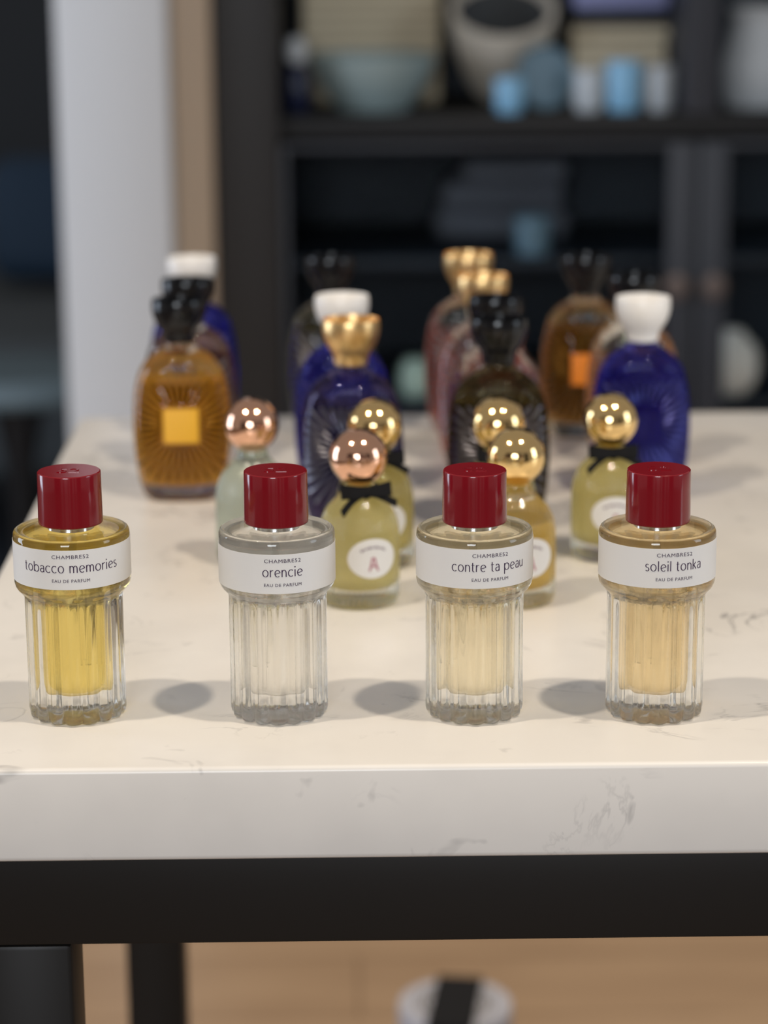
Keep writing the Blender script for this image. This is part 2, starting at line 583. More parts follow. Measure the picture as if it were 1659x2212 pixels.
fluted_bottle(-0.1145, 0.0077, 'tobacco memories', 99, 4.9, 0.0, (0.975, 0.87, 0.50),
              'fluted glass perfume bottle of golden yellow perfume, label reads tobacco memories', (2, -4))
fluted_bottle(-0.0316, 0.0055, 'orencie', 39.5, 7.3, -0.0019, (0.985, 0.975, 0.955),
              'fluted glass perfume bottle of colourless perfume, label reads orencie', (-3, 5))
fluted_bottle(0.0482, 0.0034, 'contre ta peau', 76, 12.9, 0.0, (0.98, 0.935, 0.82),
              'fluted glass perfume bottle of pale straw perfume, label reads contre ta peau', (3, 9))
fluted_bottle(0.1218, 0.0015, 'soleil tonka', 57.5, 10.3, 0.0, (0.985, 0.89, 0.70),
              'fluted glass perfume bottle of peach amber perfume, label reads soleil tonka', (2, 2))

# ------------------------------------------------------------------ middle rows: ribbed bottles with ball caps
RR = 0.0187
def ribs(amount, count=44):
    def shape(a, r, z):
        k = amount if 0.004 < z < 0.047 else 0.0
        rr = r + k * (abs(cos(count / 2 * a)) - 0.5) * min(1, r / 0.012)
        return (rr * cos(a), rr * sin(a), z)
    return shape
def ribbed_glass():
    prof = [(0, 0.0006), (0.014, 0.0006), (0.0165, 0), (0.0178, 0.0008), (0.0186, 0.003)]
    prof += [(RR, z / 1000) for z in (5, 10, 16, 22, 28, 32)]
    prof += [(0.01845, 0.0355), (0.0178, 0.039), (0.0167, 0.0425), (0.0150, 0.0458), (0.0127, 0.0487), (0.0104, 0.0512), (0.0088, 0.0530),
             (0.0079, 0.0548), (0.0074, 0.0575), (0, 0.0575)]
    return finish(lathe(prof, 44 * 6, ribs(0.0007)), True, 70)
def ribbed_liquid(top):
    prof = [(0, 0.0085), (0.012, 0.0085), (0.0150, 0.0092), (0.0162, 0.011), (0.0166, 0.014), (0.0166, 0.022), (0.0166, 0.032)]
    for r, z in ((0.0163, 0.0355), (0.0157, 0.039), (0.0146, 0.0422), (0.0129, 0.0453), (0.0106, 0.0480), (0.0080, 0.0502)):
        if z < top:
            prof.append((r, z))
    prof += [(prof[-1][0] - 0.0004, min(top, prof[-1][1] + 0.0006)), (0, min(top, prof[-1][1] + 0.0006))]
    return finish(lathe(prof, 96), True, 50)
def ball():
    n = 24
    prof = [(0, 0.0572), (0.0050, 0.0572)]
    for k in range(3, n + 1):
        a = -pi / 2 + pi * k / n
        if 0.0702 + 0.0137 * sin(a) > 0.0576:
            prof.append((0.0137 * cos(a) if k < n else 0, 0.0702 + 0.0137 * sin(a)))
    return finish(lathe(prof, 48), True, 30)
def strip(path, w, t=0.0004, updir=None):
    """thick ribbon: path of (point, across-vector)"""
    bm = bmesh.new()
    rows = []
    for i, (p, acr, wd) in enumerate(path):
        p = Vector(p)
        q = Vector(path[min(i + 1, len(path) - 1)][0]) - Vector(path[max(i - 1, 0)][0])
        acr = Vector(acr).normalized()
        nrm = q.cross(acr).normalized()
        rows.append([bm.verts.new(p + acr * wd * sx + nrm * t * sn) for sx, sn in ((-1, -1), (1, -1), (1, 1), (-1, 1))])
    for a, b in zip(rows, rows[1:]):
        for k in range(4):
            bm.faces.new((a[k], a[(k + 1) % 4], b[(k + 1) % 4], b[k]))
    bm.faces.new(rows[0])
    bm.faces.new(rows[-1][::-1])
    return bm
def bow_band():
    return finish(lathe([(0.0080, 0.0535), (0.0092, 0.0535), (0.0096, 0.0550), (0.0090, 0.0568), (0.0078, 0.0568)], 40))
def bow_knot():
    bm = bmesh.new()
    bmesh.ops.create_uvsphere(bm, u_segments=16, v_segments=10, radius=1)
    for v in bm.verts:
        v.co = (v.co.x * 0.0026, v.co.y * 0.0022 - 0.0105, v.co.z * 0.0029 + 0.0550)
    return finish(bm)
def bow_loop(s):
    path = []
    for k in range(21):
        a = 2 * pi * k / 20
        x = s * (0.0062 - 0.0060 * cos(a))
        path.append(((x, -0.0108 - 0.0019 * sin(a) + 0.0006 * abs(x) / 0.012, 0.0552 + 0.0006 * sin(a) + 0.08 * abs(x)), (0, 0.25, 1), 0.0016 + 0.0018 * sin(a / 2)))
    return finish(strip(path, 0.003), True, 60)
def bow_tail(s, drop):
    path = []
    for k in range(12):
        u = k / 11
        x = s * (0.001 + 0.0125 * u)
        path.append(((x, -0.0108 - 0.0042 * u + 0.0010 * sin(3 * u), 0.0548 - drop * u ** 1.5), (0.35 * s, 0.3, 1), 0.0015 + 0.0003 * u))
    return finish(strip(path, 0.002), True, 60)
def oval_label():
    bm = bmesh.new()
    R = RR + 0.0006
    rx, rz, zc = 0.0121, 0.0095, 0.0255
    def P(u, v, dr):
        a = u / R
        return ((R + dr) * sin(a), -(R + dr) * cos(a), zc + v)
    for dr in (0.0, 0.0005):
        c = bm.verts.new(P(0, 0, dr))
        prev = None
        for ring in range(1, 6):
            f = ring / 5
            cur = [bm.verts.new(P(rx * f * cos(2 * pi * k / 40), rz * f * sin(2 * pi * k / 40), dr if ring < 5 else dr * 0.9)) for k in range(40)]
            for k in range(40):
                k2 = (k + 1) % 40
                if prev is None:
                    bm.faces.new((c, cur[k], cur[k2]))
                else:
                    bm.faces.new((prev[k], cur[k], cur[k2], prev[k2]))
            prev = cur
        if dr == 0.0:
            rim0 = prev
        else:
            for k in range(40):
                bm.faces.new((rim0[k], rim0[(k + 1) % 40], prev[(k + 1) % 40], prev[k]))
    return finish(bm)
def label_marks(kind):
    bm = bmesh.new()
    R = RR + 0.00125
    def sweep(pts, w):
        sides = []
        for k, (px, py) in enumerate(pts):
            a, b = pts[max(k - 1, 0)], pts[min(k + 1, len(pts) - 1)]
            dx, dy = b[0] - a[0], b[1] - a[1]
            L = math.hypot(dx, dy) or 1
            nx, ny = -dy / L * w / 2, dx / L * w / 2
            sides.append(((px + nx, py + ny), (px - nx, py - ny)))
        quads = [(a[0], a[1], b[1], b[0]) for a, b in zip(sides, sides[1:])]
        p, q = quads_to(quads)
        bend(bm, p, q, R, 0, 0, 1, 1, 0)
    if kind == 'script':            # a line of small cursive near the top of the oval
        pts = [(-0.0062 + 0.0124 * k / 60, 0.0292 + 0.0007 * sin(k * 1.05) * (0.6 + 0.4 * sin(k * 0.37)) + 0.00012 * k * (1 - k / 60)) for k in range(61)]
        sweep(pts, 0.0004)
    else:                           # a little pink figure below it
        sweep([(-0.0020, 0.0196), (-0.0012, 0.0222), (-0.0003, 0.0262)], 0.0009)
        sweep([(0.0024, 0.0196), (0.0014, 0.0222), (0.0004, 0.0262)], 0.0009)
        sweep([(-0.0016, 0.0214), (0.0, 0.0222), (0.0018, 0.0214)], 0.0008)
    me = bpy.data.meshes.new('mesh')
    bm.normal_update()
    bm.to_mesh(me)
    bm.free()
    return me

M['green_glass'] = glass('pale_green_glass', (0.98, 0.988, 0.965), 1.5, 0.2)
def ball_bottle(x, y, rot, liquid, top, cap_m, bow, label, marked=True, glass_m=None):
    t = thing('perfume_bottle', label, 'perfume bottle', (x, y, TT + 0.0001), radians(rot), 'ribbed perfume bottles with ball caps')
    link('glass_body', cached('rg', ribbed_glass), glass_m or M['green_glass'], t)
    lm = cached('liq' + str(liquid), lambda: brightened_perfume('ribbed_perfume', liquid, (min(0.97, liquid[0] ** 1.6), min(0.95, liquid[1] ** 2.2), liquid[2] ** 1.9), 0.45))
    link('perfume', cached('rl%.4f' % top, lambda: ribbed_liquid(top)), lm, t)
    link('ball_cap', cached('ball', ball), M[cap_m], t)
    if bow:
        b = link('bow', cached('bb', bow_band), M['ribbon'], t)
        link('knot', cached('bk', bow_knot), M['ribbon'], b)
        for s in (-1, 1):
            link('loop', cached('bl%d' % s, lambda: bow_loop(s)), M['ribbon'], b)
            link('tail', cached('bt%d' % s, lambda: bow_tail(s, 0.0078 if s < 0 else 0.0052)), M['ribbon'], b)
    if marked:
        l = link('oval_label', cached('ol', oval_label), M['paper'], t)
        link('lettering', cached('lm1', lambda: label_marks('script')), M['ink_soft'], l)
        link('emblem', cached('lm2', lambda: label_marks('figure')), M['ink_pink'], l)
    return t

YEL = (0.97, 0.925, 0.66)
MINT = (0.95, 0.965, 0.92)
ball_bottle(-0.0508, 0.2412, 10, MINT, 0.051, 'rose_gold', False,
            'ribbed pale mint perfume bottle with rose gold ball cap and no bow', False, glass('mint_glass', (0.95, 0.975, 0.94), 1.5, 0.15, 0.12))
ball_bottle(0.0021, 0.1671, 19, YEL, 0.051, 'rose_gold', True,
            'ribbed yellow perfume bottle with rose gold ball cap, black bow and fully visible oval label')
ball_bottle(0.0105, 0.2350, 12, (0.955, 0.90, 0.58), 0.051, 'gold', True,
            'ribbed yellow perfume bottle with gold ball cap, hidden behind the rose gold capped one')
ball_bottle(0.0720, 0.2376, 8, YEL, 0.051, 'gold', True,
            'gold ball capped perfume bottle rising just behind the contre ta peau bottle')
ball_bottle(0.0759, 0.1651, 17, (0.985, 0.86, 0.48), 0.0395, 'gold', False,
            'ribbed amber perfume bottle with gold ball cap, no bow, beside the contre ta peau bottle')
ball_bottle(0.1285, 0.2448, 4, (0.965, 0.915, 0.62), 0.051, 'gold', True,
            'ribbed yellow perfume bottle with gold ball cap and black bow, behind the soleil tonka bottle')

# ------------------------------------------------------------------ back rows: sunburst bottles with flared caps
WP = smooth_profile([(0.0205, 0.0012), (0.0225, 0.004), (0.0247, 0.012), (0.0263, 0.024), (0.0271, 0.038), (0.0268, 0.050), (0.0257, 0.061), (0.0236, 0.070),
                     (0.0205, 0.0760), (0.0160, 0.0805), (0.0110, 0.0838), (0.0082, 0.0858), (0.0076, 0.0885)], 5)
def wat(z):
    for (r0, z0), (r1, z1) in zip(WP, WP[1:]):
        if z0 <= z <= z1:
            return r0 + (r1 - r0) * (z - z0) / max(z1 - z0, 1e-9)
    return WP[-1][0] if z > 0.05 else WP[0][0]
def depth_ratio(z):
    return 0.62 if z < 0.066 else min(1.0, 0.62 + 0.38 * (z - 0.066) / 0.019)
def oval(a, r, z):
    e = 2 / 2.5 if z < 0.07 else 2 / (2.5 - 0.5 * min(1, (z - 0.07) / 0.015))
    c, s = cos(a), sin(a)
    x = r * math.copysign(abs(c) ** e, c)
    y = r * depth_ratio(z) * math.copysign(abs(s) ** e, s)
    return (x, y, z)
SQ = (0.0, 0.0440, 0.0098)          # the square at the sunburst's middle
def sunburst_glass():
    prof = [(0, 0.0008), (0.017, 0.0006), (0.0192, 0.0)] + WP + [(0.0076, 0.0895), (0, 0.0895)]
    # finer rings where the burst sits
    fine = []
    for (r0, z0), (r1, z1) in zip(prof, prof[1:]):
        n = max(1, int((z1 - z0) / 0.0011))
        fine += [(r0 + (r1 - r0) * k / n, z0 + (z1 - z0) * k / n) for k in range(n)]
    fine.append(prof[-1])
    def shape(a, r, z):
        x, y, z = oval(a, r, z)
        if 0.008 < z < 0.079 and r > 0.008:
            dx, dz = x - SQ[0], z - SQ[1]
            m = max(abs(dx), abs(dz))
            if m > SQ[2]:
                k = min(1.0, (m - SQ[2]) / 0.004) * min(1, (0.079 - z) / 0.006) * min(1, (z - 0.008) / 0.004)
                th = math.atan2(dz, dx)
                nrm = abs(y) / (r * depth_ratio(z) + 1e-9)
                y *= 1 - 0.04 * k * nrm * (0.5 - 0.5 * cos(36 * th)) ** 2
        return (x, y, z)
    return finish(lathe(fine, 320, shape), True, 70)
def sunburst_liquid(top):
    prof = [(0, 0.0085), (0.015, 0.0085), (0.0195, 0.0095)]
    z = 0.0115
    while z < top:
        prof.append((wat(z) - 0.0026, z))
        z += 0.004
    prof += [(wat(top) - 0.0026, top), (0, top)]
    return finish(lathe(prof, 96, oval), True, 50)
def flared_cap():
    prof = smooth_profile([(0.0084, 0.0880), (0.0088, 0.0890), (0.0090, 0.0915), (0.0102, 0.0945), (0.0128, 0.0985), (0.0145, 0.1030), (0.0151, 0.1070), (0.0150, 0.1105)], 4)
    prof = [(0, 0.0880)] + prof + [(0.0147, 0.1118), (0.0140, 0.1044), (0.0070, 0.1047), (0, 0.1048)]
    return finish(lathe(prof, 64), True, 40)
def sunburst_rays():
    """fine radial relief lines following the front of the bottle, one mesh"""
    bm = bmesh.new()
    n = 36
    for k in range(n):
        th = 2 * pi * (k + 0.5) / n
        c, s_ = cos(th), sin(th)
        r0 = SQ[2] * 1.12 / max(abs(c), abs(s_))
        r1 = r0
        while r1 < 0.034:
            x, z = c * (r1 + 0.0008), SQ[1] + s_ * (r1 + 0.0008)
            if z > 0.0675 or z < 0.012 or abs(x) > wat(z) * 0.93:
                break
            r1 += 0.0008
        if r1 - r0 < 0.002:
            continue
        rows = []
        for i in range(9):
            q = r0 + (r1 - r0) * i / 8
            hw = 0.00040 + 0.00060 * i / 8
            row = []
            for side, off in ((-1, 0.0), (1, 0.0), (0, 0.00045)):
                x, z = c * q - s_ * hw * side, SQ[1] + s_ * q + c * hw * side
                w = wat(z)
                y = -w * 0.62 * max(0.0, 1 - min(1, abs(x) / w) ** 2.5) ** (1 / 2.5)
                row.append(bm.verts.new((x, y - 0.00005 - off, z)))
            rows.append(row)
        for a, b in zip(rows, rows[1:]):
            for i in range(3):
                bm.faces.new((a[i], a[(i + 1) % 3], b[(i + 1) % 3], b[i]))
        bm.faces.new(rows[0])
        bm.faces.new(rows[-1][::-1])
    return finish(bm, False)
def square_plate():
    bm = bmesh.new()
    n = 10
    def P(i, j, off):
        x = SQ[0] + SQ[2] * 0.98 * (2 * i / n - 1)
        z = SQ[1] + SQ[2] * 0.98 * (2 * j / n - 1)
        w = wat(z)
        y = -w * 0.62 * (1 - (abs(x) / w) ** 2.5) ** (1 / 2.5)
        return (x, y - off, z)
    lay = [[[bm.verts.new(P(i, j, off)) for j in range(n + 1)] for i in range(n + 1)] for off in (0.0001, 0.0007)]
    for L in lay:
        for i in range(n):
            for j in range(n):
                bm.faces.new((L[i][j], L[i + 1][j], L[i + 1][j + 1], L[i][j + 1]))
    a, b = lay
    for i in range(n):
        for e in ((i, 0, i + 1, 0), (i, n, i + 1, n), (0, i, 0, i + 1), (n, i, n, i + 1)):
            bm.faces.new((a[e[0]][e[1]], a[e[2]][e[3]], b[e[2]][e[3]], b[e[0]][e[1]]))
    return finish(bm, True, 40)

def tint(name, c, through=0.2):
    return cached('tint' + name, lambda: glass(name, c, 1.5, through))
def liquid_mat(name, c, body, share=0.35):
    return cached('liqm' + name, lambda: brightened_perfume(name, c, body, share))
def ray_mat(name, c):
    m = glass(name, c, 1.5, 0.3)
    nt = m.node_tree
    out = [n for n in nt.nodes if n.type == 'OUTPUT_MATERIAL'][0]
    src = out.inputs[0].links[0].from_socket
    d = nt.nodes.new('ShaderNodeBsdfGlossy')
    d.inputs['Roughness'].default_value = 0.3
    d.inputs['Color'].default_value = (*c, 1)
    b = nt.nodes.new('ShaderNodeMixShader')
    b.inputs[0].default_value = 0.35
    nt.links.new(src, b.inputs[1])
    nt.links.new(d.outputs[0], b.inputs[2])
    nt.links.new(b.outputs[0], out.inputs[0])
    return m
M['rays_dark'] = ray_mat('smoky_relief_glass', (0.36, 0.35, 0.40))
M['rays_blue'] = ray_mat('blue_relief_glass', (0.16, 0.17, 0.50))
M['rays_amber'] = ray_mat('amber_relief_glass', (0.16, 0.085, 0.02))
M['plate_gold'] = mat('yellow_gold_plate', (0.80, 0.42, 0.02), 0.4)
M['plate_orange'] = mat('orange_plate', (0.72, 0.21, 0.01), 0.4)

def sunburst_bottle(x, y, rot, cap_m, glass_m, liq_m, top, label, plate=None, rays=None):
    rays = rays or (M['rays_blue'] if glass_m is BLUE else M['rays_dark'])
    t = thing('perfume_bottle', label, 'perfume bottle', (x, y, TT + 0.0001), radians(rot), 'oval sunburst perfume bottles with flared caps')
    link('glass_body', cached('sg', sunburst_glass), glass_m, t)
    link('perfume', cached('sl%.4f' % top, lambda: sunburst_liquid(top)), liq_m, t)
    link('cap', cached('fc', flared_cap), M[cap_m], t)
    link('sunburst', cached('sr', sunburst_rays), rays, t)
    if plate:
        link('square_plate', cached('sq', square_plate), M[plate], t)
    return t

CL = tint('clear_oval_glass', (0.96, 0.96, 0.93))
BLUE = tint('cobalt_glass', (0.40, 0.41, 0.86), 0.3)
PURP = tint('violet_blue_glass', (0.54, 0.51, 0.68), 0.3)
OLIV = tint('dark_olive_glass', (0.56, 0.52, 0.38), 0.3)
AMB = liquid_mat('amber_perfume', (0.985, 0.78, 0.32), (0.93, 0.50, 0.06), 0.5)
R0, R1, R2, R3 = 0.307, 0.374, 0.450, 0.536
sunburst_bottle(-0.0955, R1 + 0.004, 2, 'black_cap', CL, AMB, 0.070,
                'oval sunburst bottle of bright amber perfume with yellow square and black cap', 'plate_gold', M['rays_amber'])
sunburst_bottle(-0.0010, R0, 0, 'gold_cap', PURP, liquid_mat('violet_perfume', (0.72, 0.62, 0.72), (0.11, 0.10, 0.17)), 0.068,
                'dark violet sunburst bottle with gold flared cap, behind the rose gold ball with black bow')
sunburst_bottle(0.0762, R0, -2, 'black_cap', OLIV, liquid_mat('olive_perfume', (0.72, 0.62, 0.38), (0.13, 0.10, 0.05)), 0.068,
                'dark olive sunburst bottle with black cap, nearest of its column, behind two gold balls')
sunburst_bottle(0.1590, R1 - 0.004, -4, 'white_cap', BLUE, liquid_mat('blue_perfume', (0.66, 0.65, 0.90), (0.11, 0.10, 0.42)), 0.070,
                'cobalt blue sunburst bottle with fully visible white cap, right of the group')
sunburst_bottle(-0.0955, R2, 0, 'black_cap', CL, liquid_mat('rose_brown_perfume', (0.62, 0.40, 0.32), (0.28, 0.13, 0.09)), 0.070,
                'sunburst bottle of rose brown perfume with black cap, directly behind the bright amber one')
sunburst_bottle(-0.0060, R1 + 0.010, 0, 'white_cap', BLUE, liquid_mat('blue_perfume', (0.66, 0.65, 0.90), (0.11, 0.10, 0.42)), 0.070,
                'cobalt blue sunburst bottle with white cap, directly behind the gold flared cap')
sunburst_bottle(0.0785, R1 + 0.002, 0, 'black_cap', CL, liquid_mat('plum_perfume', (0.60, 0.36, 0.36), (0.30, 0.13, 0.13)), 0.066,
                'black capped sunburst bottle squeezed between the dark olive one and a gold cap')
sunburst_bottle(0.1635, R2, 0, 'black_cap', CL, liquid_mat('orange_perfume', (0.95, 0.70, 0.46), (0.62, 0.30, 0.14)), 0.066,
                'clear sunburst bottle of pale orange perfume with black cap, behind the white capped blue one')
sunburst_bottle(0.0758, R2 + 0.004, 0, 'gold_cap', CL, liquid_mat('pink_perfume', (0.92, 0.52, 0.50), (0.62, 0.25, 0.22)), 0.066,
                'nearer of the two gold capped pink sunburst bottles, behind the black capped pair')
sunburst_bottle(-0.0986, R3, 0, 'white_cap', BLUE, liquid_mat('blue_perfume', (0.66, 0.65, 0.90), (0.11, 0.10, 0.42)), 0.070,
                'cobalt blue sunburst bottle with white cap, rearmost in the leftmost column')
sunburst_bottle(-0.0134, R3, 0, 'black_cap', CL, liquid_mat('moss_perfume', (0.52, 0.50, 0.36), (0.14, 0.13, 0.08)), 0.070,
                'sunburst bottle of dark moss perfume with black cap, behind the white and gold capped pair')
sunburst_bottle(0.0716, R3 + 0.006, 0, 'gold_cap', CL, liquid_mat('pink_perfume', (0.92, 0.52, 0.50), (0.62, 0.25, 0.22)), 0.066,
                'sunburst bottle of pink perfume with gold cap, rearmost of its column')
sunburst_bottle(0.1433, R3 - 0.004, 0, 'black_cap', CL, liquid_mat('brown_perfume', (0.90, 0.66, 0.30), (0.42, 0.21, 0.05)), 0.070,
                'sunburst bottle of brown amber perfume with orange square and black cap, rearmost at the right', 'plate_orange', M['rays_amber'])

# ------------------------------------------------------------------ canister on the floor
can = thing('gift_canister', 'pale blue round canister tied with a broad black ribbon, on the wood floor', 'canister', (0.0845, 1.02, 0))
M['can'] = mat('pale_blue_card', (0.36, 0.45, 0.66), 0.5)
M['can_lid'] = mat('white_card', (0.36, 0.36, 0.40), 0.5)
M['can_ring'] = mat('grey_print', (0.15, 0.145, 0.14), 0.6)
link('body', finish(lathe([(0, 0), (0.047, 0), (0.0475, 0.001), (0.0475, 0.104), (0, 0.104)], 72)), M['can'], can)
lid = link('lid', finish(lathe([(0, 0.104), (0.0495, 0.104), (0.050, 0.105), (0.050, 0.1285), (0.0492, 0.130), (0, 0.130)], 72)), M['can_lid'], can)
for r in (0.034, 0.027, 0.020, 0.013):
    bm = lathe([(r - 0.0017, 0.130), (r + 0.0017, 0.130), (r + 0.0014, 0.1306), (r - 0.0014, 0.1306), (r - 0.0017, 0.130)], 64)
    link('printed_ring', finish(bm), M['can_ring'], lid)
rib = [((0.0, -0.0515, 0.002), (1, 0, 0), 0.0205), ((0, -0.0515, 0.129), (1, 0, 0), 0.0205), ((0, -0.050, 0.1315), (1, 0, 0), 0.0205),
       ((0, 0.050, 0.1315), (1, 0, 0), 0.0205), ((0, 0.0515, 0.129), (1, 0, 0), 0.0205), ((0, 0.0515, 0.002), (1, 0, 0), 0.0205)]
rb = link('ribbon', finish(strip(rib, 0.02, 0.0005), True, 30), M['ribbon'], can)
rb.rotation_euler = (0, 0, radians(-8))

# ------------------------------------------------------------------ shelving behind
M['cab'] = mat('charcoal_cabinet', (0.021, 0.019, 0.0185), 0.5)
M['cab2'] = mat('slate_cabinet', (0.030, 0.033, 0.042), 0.5)
M['cab_in'] = mat('cabinet_interior', (0.009, 0.016, 0.026), 0.6)
M['knob'] = mat('brown_knob', (0.13, 0.10, 0.09), 0.4)
cab = thing('display_cabinet', 'tall charcoal display cabinet behind the table, open shelf above glazed doors', 'cabinet', (0.4, 2.05, 0))
def cpart(name, bm, m, parent=cab, smooth=True):
    o = link(name, finish(bm, smooth), m, parent)
    if parent is cab:
        o.location = (-0.4, -2.05, 0)
    return o
cpart('side_panel', box(-0.158, -0.084, 1.88, 2.30, 0, 2.4, 0.003), M['cab'])
cpart('side_panel', box(0.94, 1.0, 1.88, 2.30, 0, 2.4, 0.003), M['cab'])
cpart('back_panel', box(-0.084, 0.94, 2.275, 2.30, 0, 2.4), M['cab_in'])
cpart('post', box(0.387, 0.427, 1.885, 2.26, 0.832, 2.4, 0.003), M['cab2'])
cpart('shelf', box(-0.084, 0.94, 1.89, 2.275, 0.806, 0.831, 0.002), mat('charcoal_shelf', (0.013, 0.0125, 0.0125), 0.6, spec=0.3))
cpart('shelf', box(-0.084, 0.94, 1.93, 2.275, 0.648, 0.660, 0.001), M['cab_in'])
cpart('shelf', box(-0.084, 0.94, 1.93, 2.275, 0.470, 0.485, 0.001), M['cab_in'])
cpart('shelf', box(-0.084, 0.94, 1.89, 2.275, 1.20, 1.225, 0.002), M['cab'])
cpart('plinth', box(-0.084, 0.94, 1.90, 2.275, 0, 0.10, 0.002), M['cab'])
M['pane'] = glass('door_pane', (0.96, 0.975, 0.98), 1.05, 0.8)
for x0, x1, kx in ((-0.082, 0.404, 0.380), (0.408, 0.938, 0.424)):
    wl, wr = (0.008, 0.033) if x0 < 0 else (0.033, 0.008)
    fr = merge(box(x0, x0 + wl, 1.885, 1.905, 0.105, 0.800, 0.001), box(x1 - wr, x1, 1.885, 1.905, 0.105, 0.800, 0.001),
               box(x0 + wl, x1 - wr, 1.885, 1.905, 0.105, 0.13, 0.001), box(x0 + wl, x1 - wr, 1.885, 1.905, 0.793, 0.800, 0.001))
    d = cpart('door', fr, M['cab2'])
    cpart('pane', box(x0 + wl, x1 - wr, 1.893, 1.896, 0.13, 0.793), M['pane'], d, False)
    kn = link('knob', cached('knob', lambda: finish(lathe([(0, 0), (0.006, 0), (0.006, 0.012), (0.013, 0.016), (0.015, 0.022), (0.012, 0.028), (0, 0.030)], 32))), M['knob'], d)
    kn.location = (kx, 1.885, 0.632)
    kn.rotation_euler = (radians(90), 0, 0)

SZ = 0.8312
def solo(name, me, m, loc, label, cat, group=None, rot=(0, 0, 0)):
    o = link(name, me, m)
    o.location = loc
    o.rotation_euler = rot
    return tag(o, label, cat, group)
M['wicker'] = banded_material('tan_wicker', (0.80, 0.70, 0.50), (0.55, 0.46, 0.32), 22)
M['teal'] = mat('pale_teal_ceramic', (0.33, 0.42, 0.42), 0.35)
M['cream'] = mat('cream_ceramic', (0.80, 0.72, 0.60), 0.5)
M['blue'] = mat('sky_blue_ceramic', (0.28, 0.56, 0.80), 0.35)
M['steelblue'] = mat('steel_blue_ceramic', (0.13, 0.22, 0.28), 0.4)
M['white'] = mat('white_ceramic', (0.58, 0.61, 0.63), 0.4)
M['lavender'] = mat('lavender_cloth', (0.32, 0.34, 0.60), 0.7)
M['navy'] = mat('navy_glaze', (0.01, 0.015, 0.05), 0.3)
M['grey'] = mat('grey_cloth', (0.16, 0.17, 0.20), 0.9)
M['inside'] = mat('dark_grey_lining', (0.085, 0.088, 0.09), 0.6)  # pot lining, coloured darker than the cream body
M['stone'] = mat('stone_grey_ceramic', (0.86, 0.82, 0.73), 0.6)
M['seafoam'] = mat('seafoam_glaze', (0.55, 0.72, 0.60), 0.3)
M['stool_top'] = mat('grey_teal_leather', (0.12, 0.16, 0.175), 0.5)
M['chair'] = mat('dark_grey_upholstery', (0.06, 0.068, 0.072), 0.9)

def bowl(profile_out, t=0.004, n=56):
    inner = [(max(r - t, 0), z + (t if i == 0 else 0)) for i, (r, z) in enumerate(profile_out)]
    return finish(lathe([(0, profile_out[0][1])] + profile_out + inner[::-1] + [(0, profile_out[0][1] + t)], n), True, 50)
def basket(w, d, h):
    return merge(box(-w / 2, w / 2, -d / 2, d / 2, 0, h, 0.008, 3))
wb = thing('wicker_basket', 'large tan wicker basket on the cabinet shelf, behind the pale teal bowl', 'basket', (0.026, 2.155, SZ))
link('woven_body', finish(basket(0.17, 0.16, 0.19)), M['wicker'], wb)
link('lid', finish(box(-0.088, 0.088, -0.083, 0.083, 0.19, 0.215, 0.006, 3)), M['wicker'], wb)
solo('teal_bowl', bowl([(0.042, 0), (0.050, 0.012), (0.066, 0.034), (0.075, 0.058), (0.077, 0.066)]), M['teal'], (0.027, 1.985, SZ),
     'pale teal bowl on the cabinet shelf, in front of the large wicker basket', 'bowl')
nb = thing('navy_bottle', 'small navy bottle with white stopper at the left end of the cabinet shelf', 'bottle', (-0.063, 1.96, SZ))
link('body', finish(lathe([(0, 0), (0.012, 0), (0.0145, 0.004), (0.0145, 0.045), (0.010, 0.054), (0.006, 0.058), (0, 0.058)], 32)), M['navy'], nb)
link('stopper', finish(lathe([(0, 0.058), (0.009, 0.058), (0.012, 0.066), (0.012, 0.08), (0.007, 0.087), (0, 0.088)], 32)), M['white'], nb)
pot = thing('cream_pot', 'wide mouthed cream pot tipped to show its dark inside, on the cabinet shelf', 'pot', (0.184, 2.08, SZ + 0.02))
pot.rotation_euler = (radians(32), 0, 0)
link('body', bowl([(0.034, 0), (0.044, 0.02), (0.055, 0.055), (0.063, 0.09), (0.065, 0.115)], 0.008), M['cream'], pot)
link('lining', finish(lathe([(0, 0.030), (0.040, 0.032), (0.050, 0.070), (0.055, 0.105), (0.0545, 0.105), (0.049, 0.071), (0.039, 0.034), (0, 0.0325)], 48)), M['inside'], pot)
solo('oval_plate', finish(lathe(smooth_profile([(0, 0), (0.025, 0.001), (0.036, 0.005), (0.037, 0.007), (0.030, 0.005), (0, 0.004)], 3), 48)), M['steelblue'],
     (0.229, 1.962, SZ + 0.0385), 'steel blue plate standing on edge on the cabinet shelf, beside the cream pot', 'plate', None, (radians(80), 0, radians(20)))
def cup(r, h):
    return bowl([(r * 0.86, 0), (r * 0.93, 0.004), (r, h * 0.5), (r, h)], 0.003, 40)
solo('cup', cup(0.017, 0.040), M['blue'], (0.187, 1.935, SZ), 'small blue cup on the cabinet shelf, in front of the cream pot', 'cup', 'cups on the cabinet shelf')
solo('cup', cup(0.021, 0.058), M['blue'], (0.323, 1.945, SZ), 'bright sky blue tumbler on the cabinet shelf, between two white cups', 'cup', 'cups on the cabinet shelf')
solo('cup', cup(0.017, 0.048), M['white'], (0.281, 1.945, SZ), 'white cup on the cabinet shelf, left of the bright sky blue tumbler', 'cup', 'cups on the cabinet shelf')
solo('cup', cup(0.0165, 0.052), M['white'], (0.3665, 1.945, SZ), 'white cup on the cabinet shelf, right of the sky blue tumbler by the post', 'cup', 'cups on the cabinet shelf')
sb = thing('wicker_box', 'smaller tan wicker box on the cabinet shelf, behind the sky blue tumbler', 'box', (0.327, 2.09, SZ))
link('woven_body', finish(box(-0.056, 0.056, -0.07, 0.07, 0, 0.078, 0.005, 3)), M['wicker'], sb)
